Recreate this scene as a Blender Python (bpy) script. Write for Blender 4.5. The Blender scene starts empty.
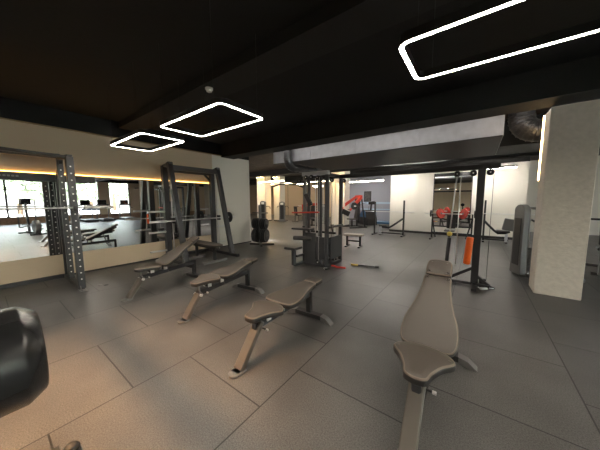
import bpy, bmesh, math, random
from mathutils import Vector, Matrix
random.seed(7)
COL = bpy.context.scene.collection
PI = math.pi
R = math.radians
V = Vector

# ------------------------------------------------------------------ materials
def nt(name):
    m = bpy.data.materials.new(name); m.use_nodes = True
    t = m.node_tree; b = t.nodes['Principled BSDF']
    return m, t, b

def mat(name, col, rough=.5, metal=0., bump=0., scale=80., var=0., emit=None, es=0., spec=.5, coat=0.):
    m, t, b = nt(name)
    b.inputs['Base Color'].default_value = (*col, 1)
    b.inputs['Roughness'].default_value = rough
    b.inputs['Metallic'].default_value = metal
    b.inputs['Specular IOR Level'].default_value = spec
    b.inputs['Coat Weight'].default_value = coat
    tc = t.nodes.new('ShaderNodeTexCoord')
    if bump or var:
        n = t.nodes.new('ShaderNodeTexNoise'); n.inputs['Scale'].default_value = scale; n.inputs['Detail'].default_value = 4
        t.links.new(tc.outputs['Object'], n.inputs['Vector'])
        if bump:
            bp = t.nodes.new('ShaderNodeBump'); bp.inputs['Strength'].default_value = bump; bp.inputs['Distance'].default_value = .01
            t.links.new(n.outputs['Fac'], bp.inputs['Height']); t.links.new(bp.outputs['Normal'], b.inputs['Normal'])
        if var:
            r = t.nodes.new('ShaderNodeValToRGB')
            r.color_ramp.elements[0].position = .3; r.color_ramp.elements[1].position = .7
            r.color_ramp.elements[0].color = (*[c*(1-var) for c in col], 1)
            r.color_ramp.elements[1].color = (*[min(1, c*(1+var)) for c in col], 1)
            t.links.new(n.outputs['Fac'], r.inputs['Fac']); t.links.new(r.outputs['Color'], b.inputs['Base Color'])
    if emit:
        b.inputs['Emission Color'].default_value = (*emit, 1); b.inputs['Emission Strength'].default_value = es
    return m

WARM = (1., .90, .76)
M = {}
M['wall'] = mat('painted_plaster', (.60, .485, .35), .85, bump=.15, scale=30)
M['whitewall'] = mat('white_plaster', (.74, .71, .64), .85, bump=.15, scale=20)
M['colplaster'] = mat('column_plaster', (.66, .60, .52), .85, bump=.75, scale=16, var=.06)
M['greywall'] = mat('blue_grey_wall', (.30, .31, .36), .8, bump=.1, scale=20)
M['black_paint'] = mat('black_paint', (.0032, .0031, .0032), .8, bump=.2, scale=15)
M['brown_ceiling'] = mat('brown_ceiling', (.06, .045, .034), .75, bump=.3, scale=6, var=.4)
M['beam'] = mat('beam_paint', (.009, .0085, .0085), .75, bump=.15, scale=25)
M['base'] = mat('dark_baseboard', (.03, .028, .027), .6)
M['goldtrim'] = mat('bronze_trim', (.28, .19, .09), .45, .4)
M['steel'] = mat('grey_powder_coat', (.050, .051, .056), .46, .1, bump=.05, scale=200)
M['steeldark'] = mat('dark_powder_coat', (.026, .026, .028), .42, .15, bump=.05, scale=200)
M['steelmid'] = mat('silver_powder_coat', (.165, .163, .16), .42, .35)
M['amberlit_leg'] = mat('amber_lit_leg_face', (.115, .10, .086), .46, .2)  # brown tone paints amber light onto the front of a grey leg
M['chrome'] = mat('chrome', (.72, .71, .70), .32, .6)
M['white'] = mat('white_plastic', (.75, .75, .73), .4)
M['leather'] = mat('taupe_vinyl', (.068, .057, .048), .52, bump=.08, scale=260, var=.04)
M['piping'] = mat('tan_piping', (.145, .115, .09), .5)
M['padside'] = mat('black_vinyl_side', (.030, .028, .028), .42, bump=.05, scale=200)
M['blackpad'] = mat('black_vinyl', (.035, .034, .035), .38, bump=.06, scale=150)
M['gloss'] = mat('glossy_black_vinyl', (.018, .018, .019), .27, bump=.03, scale=60)
M['greypad'] = mat('grey_vinyl', (.16, .155, .15), .5, bump=.06, scale=150)
M['beigepad'] = mat('beige_vinyl', (.42, .38, .31), .5)
M['rubber'] = mat('black_rubber', (.022, .022, .023), .55, bump=.1, scale=90)
M['red'] = mat('red_enamel', (.62, .055, .03), .35)
M['redrub'] = mat('red_rubber', (.60, .05, .035), .5)
M['orange'] = mat('orange_vinyl', (.85, .13, .012), .45)
M['yellow'] = mat('yellow_rubber', (.75, .55, .12), .4)
M['blue'] = mat('blue_plastic', (.06, .16, .32), .4)
M['shroud'] = mat('charcoal_plastic', (.15, .15, .15), .42, bump=.05, scale=60)
M['screen'] = mat('dark_screen', (.01, .012, .016), .12)
M['skyblue'] = mat('pale_blue_rail', (.35, .48, .62), .4)
M['duct'] = mat('galvanised_duct', (.50, .51, .54), .5, .1, bump=.1, scale=6, var=.10)
M['ductpipe'] = mat('grey_duct_pipe', (.075, .075, .08), .34, .5, bump=.1, scale=12)
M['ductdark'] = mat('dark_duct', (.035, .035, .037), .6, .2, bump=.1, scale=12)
M['mirror'] = mat('mirror_glass', (.93, .93, .925), .0, 1.)
M['tile'] = mat('sill_wood', (.30, .19, .12), .6, var=.2, scale=10)
M['frame'] = mat('window_frame_metal', (.02, .02, .022), .4, .3)
M['led'] = mat('led_diffuser', (.9, .9, .9), .5, emit=WARM, es=26)
M['ledcool'] = mat('led_diffuser_neutral', (.9, .9, .9), .5, emit=(1., .93, .83), es=21)
M['ledwarm'] = mat('led_diffuser_warm', (.9, .9, .9), .5, emit=(1., .80, .55), es=13)
M['ledfill'] = mat('led_fill_added', (.9, .9, .9), .5, emit=(1., .94, .88), es=2.6)
M['ledgold'] = mat('led_strip_gold', (.9, .9, .9), .5, emit=(1., .50, .12), es=2.4)
M['ledcol'] = mat('led_strip_column', (.9, .9, .9), .5, emit=(1., .66, .30), es=7)
M['spot'] = mat('spot_lens', (.9, .9, .9), .5, emit=(1., .70, .32), es=30)
M['leaf'] = mat('leaf_green', (.36, .42, .30), .7, var=.5, scale=3)
M['bark'] = mat('bark', (.12, .08, .05), .9)
M['asphalt'] = mat('asphalt', (.35, .35, .34), .9, var=.1, scale=3)
M['carpaint'] = mat('white_car_paint', (.8, .8, .8), .2)
M['tyre'] = mat('tyre', (.02, .02, .02), .8)
M['poster'] = mat('poster_print', (.05, .045, .045), .5, var=.6, scale=7)
M['skin'] = mat('warm_label', (.6, .45, .3), .6)

def glass():
    m, t, b = nt('window_glass')
    b.inputs['Base Color'].default_value = (.95, 1, .98, 1)
    b.inputs['Roughness'].default_value = 0.
    b.inputs['Transmission Weight'].default_value = 1.
    b.inputs['IOR'].default_value = 1.02
    return m
M['glass'] = glass()

def floor_mat():
    m, t, b = nt('rubber_floor')
    tc = t.nodes.new('ShaderNodeTexCoord')
    sp = t.nodes.new('ShaderNodeSeparateXYZ'); t.links.new(tc.outputs['Object'], sp.inputs[0])
    ax = t.nodes.new('ShaderNodeMath'); ax.operation = 'ADD'; ax.inputs[1].default_value = 102.248
    ay = t.nodes.new('ShaderNodeMath'); ay.operation = 'ADD'; ay.inputs[1].default_value = 99.341
    t.links.new(sp.outputs['X'], ax.inputs[0]); t.links.new(sp.outputs['Y'], ay.inputs[0])
    cb = t.nodes.new('ShaderNodeCombineXYZ')
    t.links.new(ay.outputs[0], cb.inputs['X']); t.links.new(ax.outputs[0], cb.inputs['Y'])
    br = t.nodes.new('ShaderNodeTexBrick')
    br.offset = .5; br.offset_frequency = 2; br.squash = 1.
    br.inputs['Scale'].default_value = 1.; br.inputs['Mortar Size'].default_value = .0065
    br.inputs['Mortar Smooth'].default_value = .3; br.inputs['Bias'].default_value = 0
    br.inputs['Brick Width'].default_value = 1.; br.inputs['Row Height'].default_value = 1.
    br.inputs['Color1'].default_value = (.094, .091, .088, 1); br.inputs['Color2'].default_value = (.074, .072, .070, 1)
    br.inputs['Mortar'].default_value = (.014, .014, .013, 1)
    t.links.new(cb.outputs[0], br.inputs['Vector'])
    n1 = t.nodes.new('ShaderNodeTexNoise'); n1.inputs['Scale'].default_value = 110; n1.inputs['Detail'].default_value = 5; n1.inputs['Roughness'].default_value = .8
    n2 = t.nodes.new('ShaderNodeTexNoise'); n2.inputs['Scale'].default_value = 1.6; n2.inputs['Detail'].default_value = 6
    for n in (n1, n2): t.links.new(tc.outputs['Object'], n.inputs['Vector'])
    r1 = t.nodes.new('ShaderNodeMapRange'); r1.inputs['From Min'].default_value = .38; r1.inputs['From Max'].default_value = .62
    r1.inputs['To Min'].default_value = .5; r1.inputs['To Max'].default_value = 1.5
    r2 = t.nodes.new('ShaderNodeMapRange'); r2.inputs['From Min'].default_value = .3; r2.inputs['From Max'].default_value = .7
    r2.inputs['To Min'].default_value = .74; r2.inputs['To Max'].default_value = 1.26
    t.links.new(n1.outputs['Fac'], r1.inputs['Value']); t.links.new(n2.outputs['Fac'], r2.inputs['Value'])
    mu = t.nodes.new('ShaderNodeMath'); mu.operation = 'MULTIPLY'
    t.links.new(r1.outputs[0], mu.inputs[0]); t.links.new(r2.outputs[0], mu.inputs[1])
    mx = t.nodes.new('ShaderNodeVectorMath'); mx.operation = 'SCALE'
    t.links.new(br.outputs['Color'], mx.inputs[0]); t.links.new(mu.outputs[0], mx.inputs['Scale'])
    t.links.new(mx.outputs[0], b.inputs['Base Color'])
    rr = t.nodes.new('ShaderNodeMapRange'); rr.inputs['To Min'].default_value = .36; rr.inputs['To Max'].default_value = .55
    t.links.new(n2.outputs['Fac'], rr.inputs['Value']); t.links.new(rr.outputs[0], b.inputs['Roughness'])
    b.inputs['Specular IOR Level'].default_value = .5
    bp = t.nodes.new('ShaderNodeBump'); bp.inputs['Strength'].default_value = .25; bp.inputs['Distance'].default_value = .004
    sub = t.nodes.new('ShaderNodeMath'); sub.operation = 'SUBTRACT'
    t.links.new(n1.outputs['Fac'], sub.inputs[0]); t.links.new(br.outputs['Fac'], sub.inputs[1])
    t.links.new(sub.outputs[0], bp.inputs['Height']); t.links.new(bp.outputs['Normal'], b.inputs['Normal'])
    return m
M['floor'] = floor_mat()

# ------------------------------------------------------------------ mesh builder
KEEP = ('weight_stack', 'crown', 'links', 'panel_lettering', 'stair_tread', 'upright')
class MB:
    def __init__(s): s.pieces = []; s.mats = []
    def mi(s, m):
        if m not in s.mats: s.mats.append(m)
        return s.mats.index(m)
    def _take(s, b, m, smooth=False):
        i = s.mi(m)
        for f in b.faces: f.material_index = i; f.smooth = smooth
        s.push(b)
    def push(s, b):
        me = bpy.data.meshes.new('tmp'); b.to_mesh(me)
        lo = V([min(v.co[k] for v in b.verts) for k in range(3)]); hi = V([max(v.co[k] for v in b.verts) for k in range(3)])
        b.free(); s.pieces.append((me, lo, hi)); return s
    def box(s, a, b_, m='steel', bev=.004, rot=None, about=None):
        b = bmesh.new(); bmesh.ops.create_cube(b, size=1)
        a = V(a); c = V(b_); d = c - a
        for v in b.verts: v.co = V((v.co.x*d.x, v.co.y*d.y, v.co.z*d.z)) + (a + c)/2
        bev = min(bev, .3*min(abs(d.x), abs(d.y), abs(d.z)))
        if bev > .0005: bmesh.ops.bevel(b, geom=b.edges[:], offset=bev, segments=1, affect='EDGES')
        if rot is not None:
            p = V(about) if about is not None else (a+c)/2
            bmesh.ops.rotate(b, cent=p, matrix=rot, verts=b.verts[:])
        s._take(b, m); return s
    def bar(s, p, q, w, h, m='steel', up=(0, 0, 1), bev=.004):
        """rectangular tube from p to q, w across, h along up"""
        p = V(p); q = V(q); d = q - p; L = d.length; z = d.normalized(); u = V(up)
        if abs(z.dot(u.normalized())) > .999: u = V((0, 1, 0))
        x = u.cross(z).normalized(); y = z.cross(x)
        b = bmesh.new(); bmesh.ops.create_cube(b, size=1)
        for v in b.verts: v.co = V((v.co.x*w, v.co.y*h, v.co.z*L))
        bev = min(bev, .25*min(w, h))
        if bev > .0005: bmesh.ops.bevel(b, geom=b.edges[:], offset=bev, segments=1, affect='EDGES')
        mt = Matrix((x, y, z)).transposed().to_4x4(); mt.translation = (p+q)/2
        bmesh.ops.transform(b, matrix=mt, verts=b.verts[:]); s._take(b, m); return s
    def cyl(s, p, q, r, m='steel', r2=None, n=16, bev=0., smooth=True):
        p = V(p); q = V(q); d = q - p
        prof = [(0, r), (d.length, r if r2 is None else r2)]
        if bev:
            prof = [(0, r-bev), (bev*.3, r-bev*.3), (bev, r), (d.length-bev, r), (d.length-bev*.3, r-bev*.3), (d.length, r-bev)]
        return s.lathe(p, d, prof, m, n, smooth)
    def lathe(s, p, axis, prof, m='steel', n=20, smooth=True):
        z = V(axis).normalized(); u = V((0, 0, 1)) if abs(z.z) < .99 else V((1, 0, 0))
        x = u.cross(z).normalized(); y = z.cross(x); p = V(p)
        b = bmesh.new(); rings = []
        for h, r in prof:
            rings.append([b.verts.new(p + z*h + (x*math.cos(2*PI*k/n) + y*math.sin(2*PI*k/n))*r) for k in range(n)])
        for A, B in zip(rings, rings[1:]):
            for k in range(n): b.faces.new((A[k], A[(k+1) % n], B[(k+1) % n], B[k]))
        b.faces.new(rings[0][::-1]); b.faces.new(rings[-1])
        bmesh.ops.recalc_face_normals(b, faces=b.faces[:])
        i = s.mi(m)
        for f in b.faces: f.smooth = smooth and len(f.verts) == 4; f.material_index = i
        return s.push(b)
    def tube(s, pts, r, m='steel', n=10, closed=False, rfun=None):
        pts = [V(p) for p in pts]; b = bmesh.new(); rings = []
        N = len(pts); prev = None
        for i, p in enumerate(pts):
            if closed: d = pts[(i+1) % N] - pts[i-1]
            else: d = pts[min(i+1, N-1)] - pts[max(i-1, 0)]
            z = d.normalized()
            if prev is None:
                u = V((0, 0, 1)) if abs(z.z) < .9 else V((1, 0, 0)); x = u.cross(z).normalized()
            else: x = (prev - z*prev.dot(z)).normalized()
            prev = x; y = z.cross(x); rr = r if rfun is None else rfun(i)
            rings.append([b.verts.new(p + (x*math.cos(2*PI*k/n) + y*math.sin(2*PI*k/n))*rr) for k in range(n)])
        pairs = list(zip(rings, rings[1:])) + ([(rings[-1], rings[0])] if closed else [])
        for A, B in pairs:
            for k in range(n): b.faces.new((A[k], A[(k+1) % n], B[(k+1) % n], B[k]))
        if not closed: b.faces.new(rings[0][::-1]); b.faces.new(rings[-1])
        bmesh.ops.recalc_face_normals(b, faces=b.faces[:])
        s._take(b, m, True); return s
    def prism(s, pts, m='steel', thick=(0, 0, .05), bev=.003):
        """polygon pts (3D, planar) extruded by vector thick"""
        b = bmesh.new(); vs = [b.verts.new(V(p)) for p in pts]
        f = b.faces.new(vs); r = bmesh.ops.extrude_face_region(b, geom=[f])
        vv = [e for e in r['geom'] if isinstance(e, bmesh.types.BMVert)]
        bmesh.ops.translate(b, verts=vv, vec=V(thick))
        bmesh.ops.recalc_face_normals(b, faces=b.faces[:])
        if bev: bmesh.ops.bevel(b, geom=b.edges[:], offset=bev, segments=1, affect='EDGES')
        s._take(b, m); return s
    def sphere(s, c, r, m='steel', sc=(1, 1, 1), n=16):
        b = bmesh.new(); bmesh.ops.create_uvsphere(b, u_segments=n, v_segments=max(6, n//2+2), radius=r)
        for v in b.verts: v.co = V((v.co.x*sc[0], v.co.y*sc[1], v.co.z*sc[2])) + V(c)
        s._take(b, m, True); return s
    def build(s, name, parent=None, loc=None):
        # pieces that do not touch become parts of their own
        groups = [[p] for p in s.pieces]
        if parent is not None and name not in KEEP:
            e = .012; merged = True
            while merged:
                merged = False
                for i in range(len(groups)):
                    for j in range(i+1, len(groups)):
                        if any(all(a[1][k]-e <= b[2][k] and b[1][k]-e <= a[2][k] for k in range(3)) for a in groups[i] for b in groups[j]):
                            groups[i] += groups[j]; del groups[j]; merged = True; break
                    if merged: break
        first = None; s.made = []
        for g in groups if (parent is not None and name not in KEEP) else [s.pieces]:
            bm = bmesh.new()
            for me, lo, hi in g: bm.from_mesh(me)
            used = sorted({f.material_index for f in bm.faces}); mp = {u: i for i, u in enumerate(used)}
            for f in bm.faces: f.material_index = mp[f.material_index]
            me = bpy.data.meshes.new(name); bm.to_mesh(me); bm.free()
            for u in used: me.materials.append(M[s.mats[u]])
            o = bpy.data.objects.new(name, me); COL.objects.link(o)
            if parent: o.parent = parent
            if loc: o.location = loc
            s.made.append(o); first = first or o
        for me, lo, hi in s.pieces: bpy.data.meshes.remove(me)
        return first

def tag(o, label, cat, group=None, kind=None):
    o['label'] = label; o['category'] = cat
    if group: o['group'] = group
    if kind: o['kind'] = kind
    return o
def thing(name, label, cat, loc=(0, 0, 0), rz=0, group=None):
    o = bpy.data.objects.new(name, None); COL.objects.link(o); o.empty_display_size = .1
    o.location = loc; o.rotation_euler = (0, 0, rz); return tag(o, label, cat, group)
def struct(o):
    o['kind'] = 'structure'; return o
def children(o): return [c for c in bpy.data.objects if c.parent == o]
def copy_tree(o, parent=None):
    c = o.copy(); COL.objects.link(c)
    if parent: c.parent = parent
    for ch in children(o): copy_tree(ch, c)
    return c
def dup(o, loc, rz, label, group=None):
    c = copy_tree(o); c.location = loc; c.rotation_euler = (0, 0, rz); c['label'] = label
    if group: c['group'] = group
    return c
def setbox(name, a, b, m, bev=0.):
    return struct(MB().box(a, b, m, bev).build(name))

# ------------------------------------------------------------------ setting
struct(MB().box((-26, -7.2, -.1), (12.25, 22, 0), 'floor', 0).build('floor'))
# ceiling: black over the main hall, brown beyond the beam
struct(MB().box((-7.1, -7.2, 3.42), (12.2, 5.46, 3.55), 'black_paint', 0).box((-26, 5.46, 3.42), (12.2, 22, 3.55), 'brown_ceiling', 0).build('ceiling'))
# left wall (mirror wall), black above the trim
struct(MB().box((-7.1, -7.2, 0), (-6.9, 4.6, 3.05), 'wall', 0).box((-7.1, 4.6, 0), (-6.9, 6.15, 3.05), 'whitewall', 0).box((-7.1, -7.2, 3.05), (-6.9, 6.15, 3.42), 'black_paint', 0).build('wall_left'))  # pale far end stands in for light falling from beyond the beam
setbox('trim_1', (-6.9, -7.2, 3.03), (-6.87, 4.95, 3.055), 'goldtrim')
setbox('baseboard_left', (-6.9, -7.2, 0), (-6.888, 6.15, .035), 'base')
# wall behind the camera
setbox('wall_back', (-7.1, -7.4, 0), (12.4, -7.2, 3.42), 'wall')
# far wall: white block with a recessed mirror
struct(MB().box((-3.52, 12.35, 0), (1.48, 12.6, 2.98), 'whitewall', 0).box((-3.52, 12.6, 0), (-3.32, 17, 2.98), 'whitewall', 0).box((-3.52, 12.35, 2.98), (1.48, 12.6, 3.42), 'beam', 0).build('wall_far'))
setbox('baseboard_far', (-3.52, 12.335, 0), (1.48, 12.35, .1), 'base')
# deep room at the left
setbox('wall_deep', (-8.9, 17, 0), (-3.32, 17.2, 3.42), 'greywall')
setbox('wall_deep_left', (-26, 20, 0), (-8.7, 20.2, 3.42), 'wall')
setbox('wall_side', (-8.9, 17.2, 0), (-8.7, 20, 3.42), 'wall')
setbox('wall_end_left', (-26.2, 5, 0), (-26, 20.2, 3.42), 'wall')
setbox('wall_rear_left', (-26, 5.0, 0), (-7.1, 5.2, 3.42), 'wall')
setbox('wall_far_right', (1.3, 16, 0), (12.4, 16.2, 3.42), 'whitewall')
# window wall at the right, seen in the mirrors
wb = MB()
wb.box((12, -7.2, 0), (12.25, 16, .45), 'tile', 0).box((12, -7.2, 3.2), (12.25, 16, 3.42), 'black_paint', 0)
for a, b in ((-7.2, -5.0), (6.25, 6.95), (8.45, 16)): wb.box((12, a, .45), (12.25, b, 3.2), 'wall', 0)
struct(wb.build('wall_right'))
for k, (a, b) in enumerate(((-5.0, -1.9), (-1.9, 1.25), (1.25, 4.4), (4.4, 6.25), (6.95, 8.45))):
    w = MB()
    for (y0, y1, z0, z1) in ((a, a+.05, .45, 3.2), (b-.05, b, .45, 3.2), (a, b, .45, .51), (a, b, 3.14, 3.2)):
        w.box((12.04, y0, z0), (12.12, y1, z1), 'frame', 0)
    if b-a > 2: w.box((12.05, a, 2.35), (12.11, b, 2.40), 'frame', 0)
    o = struct(w.build('window_%d' % (k+1)))
    MB().box((12.075, a+.04, .5), (12.085, b-.04, 3.15), 'glass', 0).build('pane', o)
# structural beam across the hall
setbox('trim_2', (-7.1, 4.95, 3.0), (12.2, 5.46, 3.42), 'beam')
# shallow soffit ridge along the ceiling
setbox('trim_3', (-6.9, 2.15, 3.28), (12, 2.6, 3.42), 'beam')
setbox('trim_4', (-26, 10.9, 3.12), (-3.0, 11.15, 3.42), 'beam')
setbox('trim_5', (-6.0, 10.0, 3.02), (12, 10.3, 3.42), 'beam')
setbox('trim_6', (-26, 14.5, 3.05), (-3.55, 14.8, 3.42), 'beam')

# big plastered column with a light strip on its left face
col = thing('column', 'thick square off white plastered column with rough surface and glowing edge strip', 'column', (1.11, 5.7, 0))
MB().box((-.27, -.24, 0), (.27, .22, 3.0), 'colplaster', .008).build('shaft', col)
o = MB().box((-.285, .197, 1.9), (-.27, .220, 2.99), 'ledcol', 0).build('light_strip', col); o['label'] = 'glowing warm strip'

def cream_column(x0, x1, y0, y1, label):
    t = thing('column', label, 'column', ((x0+x1)/2, (y0+y1)/2, 0), 0)
    a, b = (x1-x0)/2, (y1-y0)/2
    MB().box((-a, -b, 0), (a, b, 3.42), 'whitewall', 0).build('shaft', t)
    MB().box((-a-.01, -b-.01, 0), (a+.01, b+.01, .09), 'base', 0).build('plinth', t)
cream_column(-13.65, -12.75, 12.9, 13.5, 'cream column with gold spotlight glow, left of the far pair')
cream_column(-12.55, -11.95, 13.6, 14.2, 'cream column with gold spotlight glow, right of the far pair')
cream_column(-7.2, -6.3, 12.9, 13.6, 'cream column lit in yellow behind the cable weight station')
def spot(x, y, label):
    t = thing('ceiling_spotlight', label, 'spotlight', (x, y, 3.42), 0, 'spotlights over the cream columns')
    MB().cyl((0, 0, 0), (0, 0, -.12), .05, 'steeldark').build('housing', t)
    MB().cyl((0, 0, -.121), (0, 0, -.126), .04, 'spot').build('lens', t)
    l = bpy.data.lights.new('spotlight_beam', 'SPOT'); l.energy = 55; l.color = (1, .60, .20); l.spot_size = R(48); l.spot_blend = .6; l.shadow_soft_size = .04
    o = bpy.data.objects.new('spotlight_beam', l); COL.objects.link(o); o.parent = t; o.location = (0, 0, -.14)
for i, (x, y) in enumerate(((-13.4, 12.72), (-13.0, 12.72), (-12.4, 13.42), (-12.1, 13.42), (-6.95, 12.7), (-6.5, 12.7))):
    spot(x, y, ['round ceiling spotlight aimed down the left far column', 'round ceiling spotlight aimed down the left far column',
                'round ceiling spotlight aimed down the right far column', 'round ceiling spotlight aimed down the right far column',
                'round ceiling spotlight aimed down the column behind the cable station', 'round ceiling spotlight aimed down the column behind the cable station'][i])

t = thing('ceiling_spotlight', 'amber downlight over the lower left floor, out of the frame', 'spotlight', (-2.35, -.55, 3.42))
MB().cyl((0, 0, 0), (0, 0, -.16), .06, 'steeldark').build('housing', t)
MB().cyl((0, 0, -.161), (0, 0, -.166), .05, 'spot').build('lens', t)
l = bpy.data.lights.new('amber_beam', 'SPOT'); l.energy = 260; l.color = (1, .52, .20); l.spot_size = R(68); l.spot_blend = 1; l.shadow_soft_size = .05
o = bpy.data.objects.new('amber_beam', l); COL.objects.link(o); o.parent = t; o.location = (0, 0, -.18); o.rotation_euler = (R(14), 0, 0)

# mirrors
mr = thing('wall_mirror', 'long wall mirror with gold light strip along its top edge', 'mirror', (-6.9, -1.0, .475))
MB().box((0, -6.0, 0), (.012, 5.6, 1.62), 'mirror', 0).build('mirror_glass', mr)
MB().box((0, -6.0, 1.62), (.03, 5.6, 1.64), 'goldtrim', 0).build('top_ledge', mr)
o = MB().box((.006, -6.0, 1.642), (.022, 5.6, 1.655), 'ledgold', 0).build('light_strip', mr); o['label'] = 'gold glowing strip'
fm = thing('wall_mirror', 'tall mirror on the far white wall behind the plate loaded bench', 'mirror', (-.92, 12.35, .38))
MB().box((-.68, -.012, 0), (.68, 0, 2.32), 'mirror', 0).build('mirror_glass', fm)
fr = MB()
for a, b in (((-.71, -.02, 0), (-.68, 0, 2.35)), ((.68, -.02, 0), (.71, 0, 2.35)), ((-.71, -.02, 2.22), (.71, 0, 2.35))): fr.box(a, b, 'frame', 0)
fr.build('mirror_frame', fm)

# ------------------------------------------------------------------ ceiling lights
def ring_light(xc, yc, L, W, z, label, rr=.06, wd=.024, dr=3.42, led='led'):
    t = thing('ring_ceiling_light', label, 'ceiling light', (xc, yc, z), 0, 'rectangular ring lights of the black ceiling')
    def loop(L, W):
        pts = []
        for cx, cy, a0 in ((L/2-rr, W/2-rr, 0), (-L/2+rr, W/2-rr, 90), (-L/2+rr, -W/2+rr, 180), (L/2-rr, -W/2+rr, 270)):
            for k in range(5):
                a = R(a0 + k*22.5); pts.append((cx + rr*math.cos(a), cy + rr*math.sin(a)))
        return pts
    def band(z0, z1, w, m, c=0., mb=None):
        b = bmesh.new(); O = loop(L, W)
        rings = []
        for (dz, off) in ((z0, c+w/2), (z1, c+w/2), (z1, c-w/2), (z0, c-w/2)):
            rg = []
            for i, (x, y) in enumerate(O):
                p0 = V(O[i-1]); p1 = V(O[(i+1) % len(O)]); d = (p1-p0).normalized(); n = V((d.y, -d.x))
                rg.append(b.verts.new((x+n.x*off, y+n.y*off, dz)))
            rings.append(rg)
        for A, B in zip(rings, rings[1:]+rings[:1]):
            for k in range(len(O)): b.faces.new((A[k], A[(k+1) % len(O)], B[(k+1) % len(O)], B[k]))
        bmesh.ops.recalc_face_normals(b, faces=b.faces[:])
        mb = mb or MB(); mb._take(b, m); return mb
    hb = band(-.004, .04, wd+.010, 'steeldark'); band(-.013, -.004, .005, 'steeldark', wd/2+.0028, hb); band(-.013, -.004, .005, 'steeldark', -wd/2-.0028, hb); hb.build('housing', t)
    band(-.012, -.0045, wd, led).build('diffuser', t)
    w = MB()
    for sx in (-1, 1):
        for sy in (-1, 1): w.cyl((sx*(L/2-.1), sy*W/2, .05), (sx*(L/2-.1), sy*W/2, dr-z), .002, 'steeldark', n=5)
    w.build('hanging_wire', t)
    return t
ring_light(-4.34, 1.71, 1.24, .60, 2.5, 'white rectangular ring light, smallest in view, nearest the mirror wall')
ring_light(-2.62, 1.73, 1.24, .57, 2.5, 'white rectangular ring light, the middle one of three over the benches')
ring_light(.42, 1.845, 1.70, .53, 2.5, 'large bright rectangular ring light cut off by the upper right frame')
ring_light(-4.3, -1.4, 1.24, .60, 2.5, 'rectangular ring light behind the viewer near the mirror wall')
ring_light(-2.2, -.55, 1.24, .60, 2.5, 'rectangular ring light behind the viewer, second from the mirror wall')
ring_light(.4, -1.4, 1.7, .60, 2.5, 'rectangular ring light directly behind the viewer')
ring_light(4.0, 1.8, 1.7, .60, 2.5, 'rectangular ring light to the right of the column')
ring_light(7.5, 1.8, 1.7, .60, 2.5, 'rectangular ring light nearest the window wall')

def bar_light(x0, x1, y, z, label, rz=0, h=3.42, led='ledcool'):
    t = thing('linear_ceiling_light', label, 'ceiling light', ((x0+x1)/2, y, z), rz, 'linear lights beyond the beam')
    L = (x1-x0)/2
    MB().box((-L, -.035, .005), (L, .035, .06), 'steeldark', .003).build('housing', t)
    MB().box((-L+.01, -.032, -.025), (L-.01, .032, .004), led, .003).build('diffuser', t)
    w = MB()
    for s in (-1, 1): w.cyl((s*(L-.1), 0, .06), (s*(L-.1), 0, h-z), .002, 'steeldark', n=5)
    w.build('hanging_wire', t)
bar_light(-6.3, -4.7, 11.5, 2.77, 'slim white linear light left of the far white wall')
bar_light(-3.98, -2.4, 11.5, 2.77, 'slim white linear light over the left end of the far white wall')
bar_light(-.73, .03, 11.5, 2.73, 'short white linear light above the far mirror')
bar_light(.21, 1.05, 11.5, 2.72, 'short white linear light right of the cable post top')
bar_light(-7.3, -4.7, 15, 2.78, 'long linear light in the deep grey walled room')
bar_light(-12.7, -10.3, 12.2, 2.88, 'long warm linear light before the far pair of columns', led='ledwarm')
bar_light(-9.6, -8.6, 12.5, 2.62, 'short linear light right of the far pair of columns')
bar_light(-8.3, -7.6, 12.6, 2.45, 'short linear light beside the cable station top')
bar_light(-14.6, -13.6, 11.9, 2.62, 'short linear light just beside the end of the mirror wall')
bar_light(-17, -14, 17.8, 3.2, 'added linear light brightening the rear tan wall, left one', led='ledwarm')  # this and the next lamp are added to brighten the rear wall
bar_light(-12.5, -9.8, 17.8, 3.2, 'added linear light brightening the rear tan wall, right one', led='ledwarm')
bar_light(-12.5, -10.5, 7.5, 3.1, 'linear light hidden above the aisle behind the mirror wall')
bar_light(3.0, 5.0, 10.5, 3.0, 'linear light seen past the right edge of the thick column')
bar_light(-3.2, -1.2, 9.4, 3.1, 'added linear light brightening the aisle between the grey duct and the dark beam')  # extra lamp put in to lift the dark far area

for x0, x1, lb in ((-5.6, -3.2, 'left one'), (-3.0, -.6, 'middle one'), (-.4, 1.9, 'one nearest the thick column')):
    bar_light(x0, x1, 5.60, 3.2, 'added linear light hidden behind the beam to brighten the grey duct, ' + lb, led='ledfill')  # unseen lamps added so the duct face turns bright
smoke = MB(); smoke.cyl((0, 0, 0), (0, 0, -.02), .06, 'white').lathe((0, 0, -.02), (0, 0, -1), [(0, .045), (.03, .04), (.04, .02)], 'white')
o = smoke.build('smoke_detector', None, (-3.4, 2.27, 3.28)); tag(o, 'small round white smoke detector on the black ceiling', 'smoke detector')

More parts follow.
